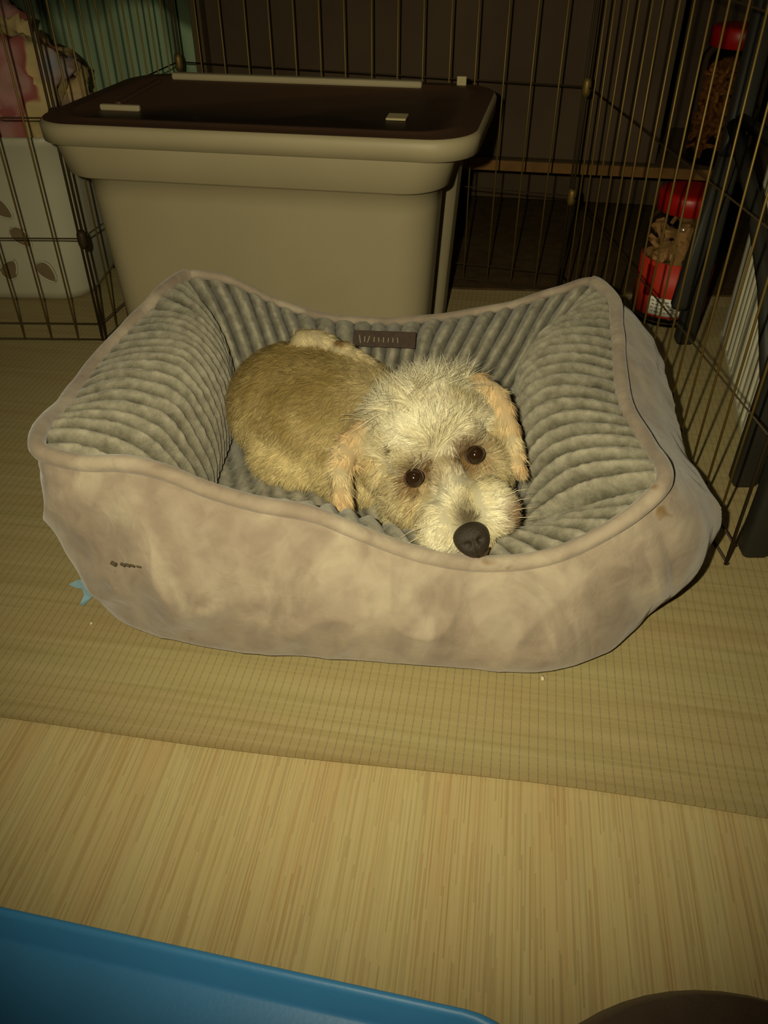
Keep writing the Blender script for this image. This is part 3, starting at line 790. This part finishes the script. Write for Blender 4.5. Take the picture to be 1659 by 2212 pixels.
bm = bmesh.new()
for c_, B, r, tg in ELL:
    M4 = Matrix(((B[0][0]*r[0], B[0][1]*r[1], B[0][2]*r[2], c_[0]), (B[1][0]*r[0], B[1][1]*r[1], B[1][2]*r[2], c_[1]), (B[2][0]*r[0], B[2][1]*r[1], B[2][2]*r[2], c_[2]), (0, 0, 0, 1)))
    bmesh.ops.create_icosphere(bm, subdivisions=3, radius=1, matrix=M4)
tmp_me = bpy.data.meshes.new('tmp'); bm.to_mesh(tmp_me); bm.free()
tmp = bpy.data.objects.new('tmp', tmp_me); C.objects.link(tmp)
md = tmp.modifiers.new('r', 'REMESH'); md.mode = 'VOXEL'; md.voxel_size = .0032
md2 = tmp.modifiers.new('s', 'SMOOTH'); md2.factor = .5; md2.iterations = 12
dg = bpy.context.evaluated_depsgraph_get()
body_me = bpy.data.meshes.new_from_object(tmp.evaluated_get(dg))
bpy.data.objects.remove(tmp)
DO = Vector((-.02, .76, .075))
dog = thing('dog', 'small scruffy cream and tan dog curled up in the bed, chin on its front rim', 'dog', DO)
body_me.transform(Matrix.Translation(-DO)); body_me.name = 'body'

nv_ = len(body_me.vertices); VC = np.empty(nv_*3); body_me.vertices.foreach_get('co', VC); VC = VC.reshape(-1, 3) + np.array(DO)
body_me.calc_loop_triangles(); nt_ = len(body_me.loop_triangles); TR = np.empty(nt_*3, int); body_me.loop_triangles.foreach_get('vertices', TR); TR = TR.reshape(-1, 3)
VN = np.empty(nv_*3); body_me.vertices.foreach_get('normal', VN); VN = VN.reshape(-1, 3)
TAGS = ['crown', 'brow', 'cheek', 'bridge', 'muzzle', 'chin', 'ear_l', 'ear_r', 'neck', 'trunk', 'rump', 'belly', 'tail', 'paw']
def classify(P):
    best = np.full(len(P), 1e9); tg = np.zeros(len(P), int)
    for c_, B, r, t in ELL:
        d = np.sqrt((((P-c_) @ B / r)**2).sum(1)); m = (d-1)*r.min(); w = m < best
        best[w] = m[w]; tg[w] = TAGS.index(t)
    return tg
def local(P): return (P-E0) @ HB
def lc(h): return np.array(lin(h)[:3])
def noise3(P, s, seed=0.):
    return np.array([noise.noise((p[0]*s+seed, p[1]*s, p[2]*s)) for p in P])
def colour(P):
    tg = classify(P); q = local(P); n_ = len(P)
    nz1 = noise3(P, 45)[:, None]; nz2 = noise3(P, 18, 5.)[:, None]
    def mixc(a, b, k): k = np.clip(k, 0, 1); return a*(1-k)+b*k
    cream, white, tan_, dtan, brown, peach, grey = [lc(h) for h in ('#d8cca4', '#e6dfc4', '#b9a06a', '#8f6f3e', '#5a3d22', '#dcbf90', '#cbbf96')]
    col = np.tile(cream, (n_, 1))
    isT = lambda *n: np.isin(tg, [TAGS.index(x) for x in n])
    w = isT('trunk', 'rump', 'belly', 'neck')
    # tan saddle over the back, paler along the flank
    k = np.clip((P[:, 2:3]-.128)/.05 + .5*nz2, 0, 1)
    kk = np.clip((P[:, 0:1]*-1 - .0)/.05, 0, 1)
    body = mixc(mixc(np.tile(lc('#d2c08c'), (n_, 1)), np.tile(lc('#b09a64'), (n_, 1)), .4+1.6*nz1), np.tile(lc('#8c7744'), (n_, 1)), k*.8)
    body = mixc(body, np.tile(lc('#dccb98'), (n_, 1)), np.clip((.142-P[:, 2:3])/.035 + .9*nz2, 0, 1)*.8)
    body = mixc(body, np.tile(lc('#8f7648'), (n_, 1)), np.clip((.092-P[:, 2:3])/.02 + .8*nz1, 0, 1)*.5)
    body = mixc(np.tile(lc('#d2c194'), (n_, 1)), body, .25 + .75*kk)
    body = mixc(body, np.tile(tan_, (n_, 1)), isT('rump')[:, None]*.10)
    col[w] = body[w]
    w = isT('tail'); tc_ = mixc(np.tile(lc('#d3c399'), (n_, 1)), np.tile(lc('#9a7a4c'), (n_, 1)), (noise3(P, 60, 2.)[:, None]-.12)*5); col[w] = tc_[w]
    w = isT('crown', 'brow'); cc = mixc(np.tile(white, (n_, 1)), np.tile(grey, (n_, 1)), .35+1.2*nz1); col[w] = cc[w]
    w = isT('cheek'); cc = mixc(np.tile(cream, (n_, 1)), np.tile(tan_, (n_, 1)), .35+.9*nz1); col[w] = cc[w]
    w = isT('bridge', 'muzzle', 'chin'); cc = mixc(np.tile(white, (n_, 1)), np.tile(cream, (n_, 1)), .4+nz1); col[w] = cc[w]
    w = isT('ear_l', 'ear_r'); cc = mixc(np.tile(peach, (n_, 1)), np.tile(cream, (n_, 1)), .4+1.2*nz1); col[w] = cc[w]
    # darker tear-stained fur round the eyes, stripe above the nose, stained lips
    for sx, gx in ((-.0305, .014), (.0305, -.012)):
        d = np.hypot((q[:, 0]-sx-gx*.6)/.020, (q[:, 1]+.001)/.017)[:, None]; hz = (q[:, 2:3] > -.05)
        col = mixc(col, np.tile(lc('#7a5c36'), (n_, 1)), np.clip(1.45-d, 0, 1)*.95*hz)
    d = np.hypot((q[:, 0]-.000)/.010, (q[:, 1]+.056)/.018)[:, None]; col = mixc(col, np.tile(lc('#54462f'), (n_, 1)), np.clip(1.3-d, 0, 1)*.9*(q[:, 2:3] > 0))
    d = np.hypot((q[:, 0]-.040)/.014, (q[:, 1]+.068)/.020)[:, None]; col = mixc(col, np.tile(lc('#8a5a2c'), (n_, 1)), np.clip(1.3-d, 0, 1)*.8)
    d = np.hypot((q[:, 0]+.012)/.040, (q[:, 1]+.086)/.010)[:, None]; col = mixc(col, np.tile(lc('#94653a'), (n_, 1)), np.clip(1.3-d, 0, 1)*.75)
    return np.clip(col, .004, .95), tg
cb, _ = colour(VC)
ca = body_me.color_attributes.new('fur_colour', 'FLOAT_COLOR', 'POINT'); ca.data.foreach_set('color', np.c_[cb*.6, np.ones(nv_)].ravel().astype(np.float32))
def fur_mat(name, rough, trans):
    m = bpy.data.materials.new(name); m.use_nodes = True; nt = m.node_tree; b = nt.nodes['Principled BSDF']
    at = nt.nodes.new('ShaderNodeAttribute'); at.attribute_name = 'fur_colour'; nt.links.new(at.outputs['Color'], b.inputs['Base Color'])
    b.inputs['Roughness'].default_value = rough; b.inputs['Specular IOR Level'].default_value = .2
    if trans:
        tr = nt.nodes.new('ShaderNodeBsdfTranslucent'); mx = nt.nodes.new('ShaderNodeMixShader'); mx.inputs[0].default_value = trans
        nt.links.new(at.outputs['Color'], tr.inputs['Color']); nt.links.new(b.outputs[0], mx.inputs[1]); nt.links.new(tr.outputs[0], mx.inputs[2])
        nt.links.new(mx.outputs[0], nt.nodes['Material Output'].inputs['Surface'])
    return m
link('body', body_me, fur_mat('dog_skin', .8, 0), dog)

def sample(n_, keep):
    A, B_, C_ = VC[TR[:, 0]], VC[TR[:, 1]], VC[TR[:, 2]]
    ar = .5*np.linalg.norm(np.cross(B_-A, C_-A), axis=1); ar = ar*keep((A+B_+C_)/3)
    t = RNG.choice(len(TR), n_, p=ar/ar.sum()); u = RNG.random((n_, 2)); fl_ = u.sum(1) > 1; u[fl_] = 1-u[fl_]
    w = np.c_[1-u.sum(1), u]
    P = (VC[TR[t]]*w[:, :, None]).sum(1); N_ = (VN[TR[t]]*w[:, :, None]).sum(1); N_ /= np.linalg.norm(N_, axis=1)[:, None]+1e-9
    return P, N_
def unit(a): return a/(np.linalg.norm(a, axis=1)[:, None]+1e-9)
NOSE = HL(-.002, -.073, .0205)
def strands(n_, headside):
    EYEL, EYER = HL(-.0305, 0, 0), HL(.0305, 0, 0)
    isH = lambda P: local(P)[:, 2] > -.5
    hm = [TAGS.index(x) for x in ('crown', 'brow', 'cheek', 'bridge', 'muzzle', 'chin', 'ear_l', 'ear_r')]
    P, N_ = sample(n_, lambda Q: np.isin(classify(Q), hm) == headside)
    ok = (np.linalg.norm(P-EYEL, axis=1) > .0098) & (np.linalg.norm(P-EYER, axis=1) > .0098) & (np.linalg.norm(P-NOSE, axis=1) > .015)
    ok &= P[:, 2] > .074
    P, N_ = P[ok], N_[ok]; n_ = len(P)
    col, tg = colour(P); q = local(P)
    T = lambda *n: np.isin(tg, [TAGS.index(x) for x in n])
    # flow of the coat
    flow = np.zeros((n_, 3)); L_ = np.full(n_, .010); lift = np.full(n_, .35); W_ = np.full(n_, .00064)
    w = T('trunk', 'rump', 'belly', 'neck', 'tail', 'paw')
    flow[w] = unit(np.array((-.085, .80, .0)) - P[w])*.3 + np.array((-.75, .1, -.65)); L_[w] = RNG.uniform(.010, .021, w.sum()); lift[w] = .42
    w = T('belly'); L_[w] = RNG.uniform(.012, .022, w.sum()); lift[w] = .4
    w = T('neck'); L_[w] = RNG.uniform(.014, .026, w.sum()); lift[w] = .45
    w = T('tail'); flow[w] = np.array((.8, -.2, -.55)); L_[w] = RNG.uniform(.006, .011, w.sum())
    w = T('crown', 'brow', 'cheek', 'bridge', 'muzzle', 'chin'); flow[w] = P[w]-NOSE
    w = T('crown'); flow[w] = unit(P[w]-HL(0, .0, 0)) + .25*EY; L_[w] = RNG.uniform(.012, .026, w.sum()); lift[w] = .5
    top = T('crown') & (q[:, 1] > .062); L_[top] = RNG.uniform(.018, .048, top.sum()); lift[top] = 1.0
    w = T('brow'); L_[w] = RNG.uniform(.007, .013, w.sum()); lift[w] = .35
    w = T('cheek'); flow[w] = unit(P[w]-NOSE)*.4 + np.array((0, 0, -.9)) + np.sign(q[w, 0:1])*EX*.35; L_[w] = RNG.uniform(.010, .022, w.sum()); lift[w] = .35
    w = T('bridge'); L_[w] = RNG.uniform(.006, .012, w.sum()); lift[w] = .32
    w = T('muzzle'); flow[w] = np.sign(q[w, 0:1])*EX*.9 - EY*.25 + (P[w]-NOSE)*6; L_[w] = RNG.uniform(.007, .016, w.sum()); lift[w] = .35
    w = T('chin'); flow[w] = np.array((0, -.2, -1)); L_[w] = RNG.uniform(.005, .010, w.sum())
    w = T('ear_l'); flow[w] = np.where(q[w, 1:2] > .035, -EX*.9 - EY*.2, -EY*1.0 - .15*EX); L_[w] = RNG.uniform(.010, .020, w.sum()); lift[w] = .14
    tip = T('ear_l') & (q[:, 1] < -.005); L_[tip] = RNG.uniform(.016, .034, tip.sum()); lift[tip] = .3
    w = T('ear_r'); flow[w] = -EY*1.0 - .08*EX; L_[w] = RNG.uniform(.009, .017, w.sum()); lift[w] = .10
    # tufts: every little cell of skin leans its own way
    cell = np.floor(P/.006).astype(int); hsh = (cell[:, 0]*73856093 ^ cell[:, 1]*19349663 ^ cell[:, 2]*83492791) % 4096
    tab = RNG.normal(0, 1, (4096, 3)); mess = np.where(T('crown', 'cheek', 'neck'), .48, .30)
    flow = unit(flow) + tab[hsh]*mess[:, None] + RNG.normal(0, .12, (n_, 3))
    flow -= N_*(flow*N_).sum(1)[:, None]; flow = unit(flow)
    d0 = unit(flow + N_*lift[:, None])
    ks = 5; pts = [P - N_*.001]; d = d0.copy()
    for k in range(1, ks):
        d = unit(d + flow*.12 + np.array((0, 0, -.13)) + RNG.normal(0, .07, (n_, 3)))
        nx = pts[-1] + d*(L_/(ks-1))[:, None]; pts.append(nx)
    # ribbons lie flat to the coat
    sidev = unit(np.cross(N_, d0) + RNG.normal(0, .25, (n_, 3)))
    wt = np.array([1., 1., .85, .6, .12])
    V = np.empty((n_, ks, 2, 3))
    for k in range(ks):
        V[:, k, 0] = pts[k] - sidev*(W_*wt[k]/2)[:, None]; V[:, k, 1] = pts[k] + sidev*(W_*wt[k]/2)[:, None]
    br = RNG.normal(1.0, .2, (n_, 1)); cc = np.clip(col*br, .004, .95)
    CC = np.repeat(np.c_[cc, np.ones(n_)][:, None, :], ks*2, 1)
    base = (np.arange(n_)*ks*2)[:, None, None]
    fc = np.array([[2*k, 2*k+1, 2*k+3, 2*k+2] for k in range(ks-1)])[None]
    return V.reshape(-1, 3), (base+fc).reshape(-1, 4), CC.reshape(-1, 4)
M_FUR = fur_mat('dog_fur', .7, .25)
def furobj(name, n_, headside):
    V, F, CC = strands(n_, headside); V = V - np.array(DO)
    me = bpy.data.meshes.new(name); me.vertices.add(len(V)); me.vertices.foreach_set('co', V.ravel())
    me.loops.add(F.size); me.loops.foreach_set('vertex_index', F.ravel()); me.polygons.add(len(F)); me.polygons.foreach_set('loop_start', np.arange(len(F))*4)
    me.update(calc_edges=True); me.validate()
    a_ = me.color_attributes.new('fur_colour', 'FLOAT_COLOR', 'POINT'); a_.data.foreach_set('color', CC.ravel().astype(np.float32))
    o = link(name, me, M_FUR, dog); o['kind'] = 'stuff'
    return o
furobj('head_fur', 85000, True)['label'] = 'long wispy cream fur on head and ears'
furobj('body_fur', 85000, False)['label'] = 'short tan fur on the curled body'

M_EYE = mat('dark_brown_eye', lin('#2a1c10'), .08, spec=.8)
M_LIDS = mat('eye_rim', lin('#3a281a'), .5)
M_NOSE = mat('dark_nose', lin('#2f271e'), .5, spec=.35, bump=.5, bump_scale=900)
for s, nm in ((-1, 'eye'), (1, 'eye')):
    c_ = Vector(HL(s*.0305, -.001, -.0046)) - DO
    bm = bmesh.new(); bmesh.ops.create_uvsphere(bm, u_segments=28, v_segments=18, radius=.0090, matrix=Matrix.Translation(c_))
    ey = bmobj('eye', bm, M_EYE, dog, True)
    bm = bmesh.new(); pts = []
    for k in range(25):
        a_ = 2*math.pi*k/24; p = Vector(HL(s*.0305 + .0088*math.cos(a_), -.001 + .0076*math.sin(a_), -.0022)) - DO; pts.append(p)
    tube(bm, pts, .0011, 7, False); bmobj('eyelid', bm, M_LIDS, ey, True)
# nose leather with two nostrils
bm = bmesh.new(); bmesh.ops.create_uvsphere(bm, u_segments=40, v_segments=28, radius=1)
for q in bm.verts:
    x, y, z = q.co
    r = 1.0
    for sx in (-.42, .42):
        d = math.hypot((x-sx)/.26, (y+.12)/.20)
        if z > 0: r -= .32*math.exp(-d*d)
    if z > 0: r -= .12*math.exp(-(x/.07)**2)*(y < .1)
    wx = .0160*(1.0 + .24*y)
    p = HL(-.002 + x*wx*r, -.073 + y*.0165*r, .0190 + z*.0125*r); q.co = Vector(p) - DO
bmobj('nose', bm, M_NOSE, dog, True)
# closed lip line under the nose
bm = bmesh.new()
tube(bm, [Vector(HL(x, y, z)) - DO for x, y, z in ((-.018, -.0845, .0085), (-.010, -.0885, .0125), (-.002, -.0895, .0145), (.006, -.0890, .0125), (.012, -.086, .0085))], [.001, .0022, .0026, .0022, .001], 7)
bmobj('mouth', bm, mat('lip_brown', lin('#4a3322'), .7), dog, True)
# a few whiskers
M_WHISK = mat('whisker', lin('#d8cba6'), .5)
for s in (-1, 1):
    for k in range(4):
        bm = bmesh.new()
        p0 = HL(s*(.030+.002*k), -.048-.006*k, .014-.003*k); p1 = p0 + EX*s*.020 + EZ*.008 + np.array((0, 0, .004-.004*k)); p2 = p1 + EX*s*.014 + np.array((0, 0, -.004))
        tube(bm, [Vector(p)-DO for p in (p0, p1, p2)], [.0004, .0003, .0001], 4); bmobj('whisker', bm, M_WHISK, dog, True)
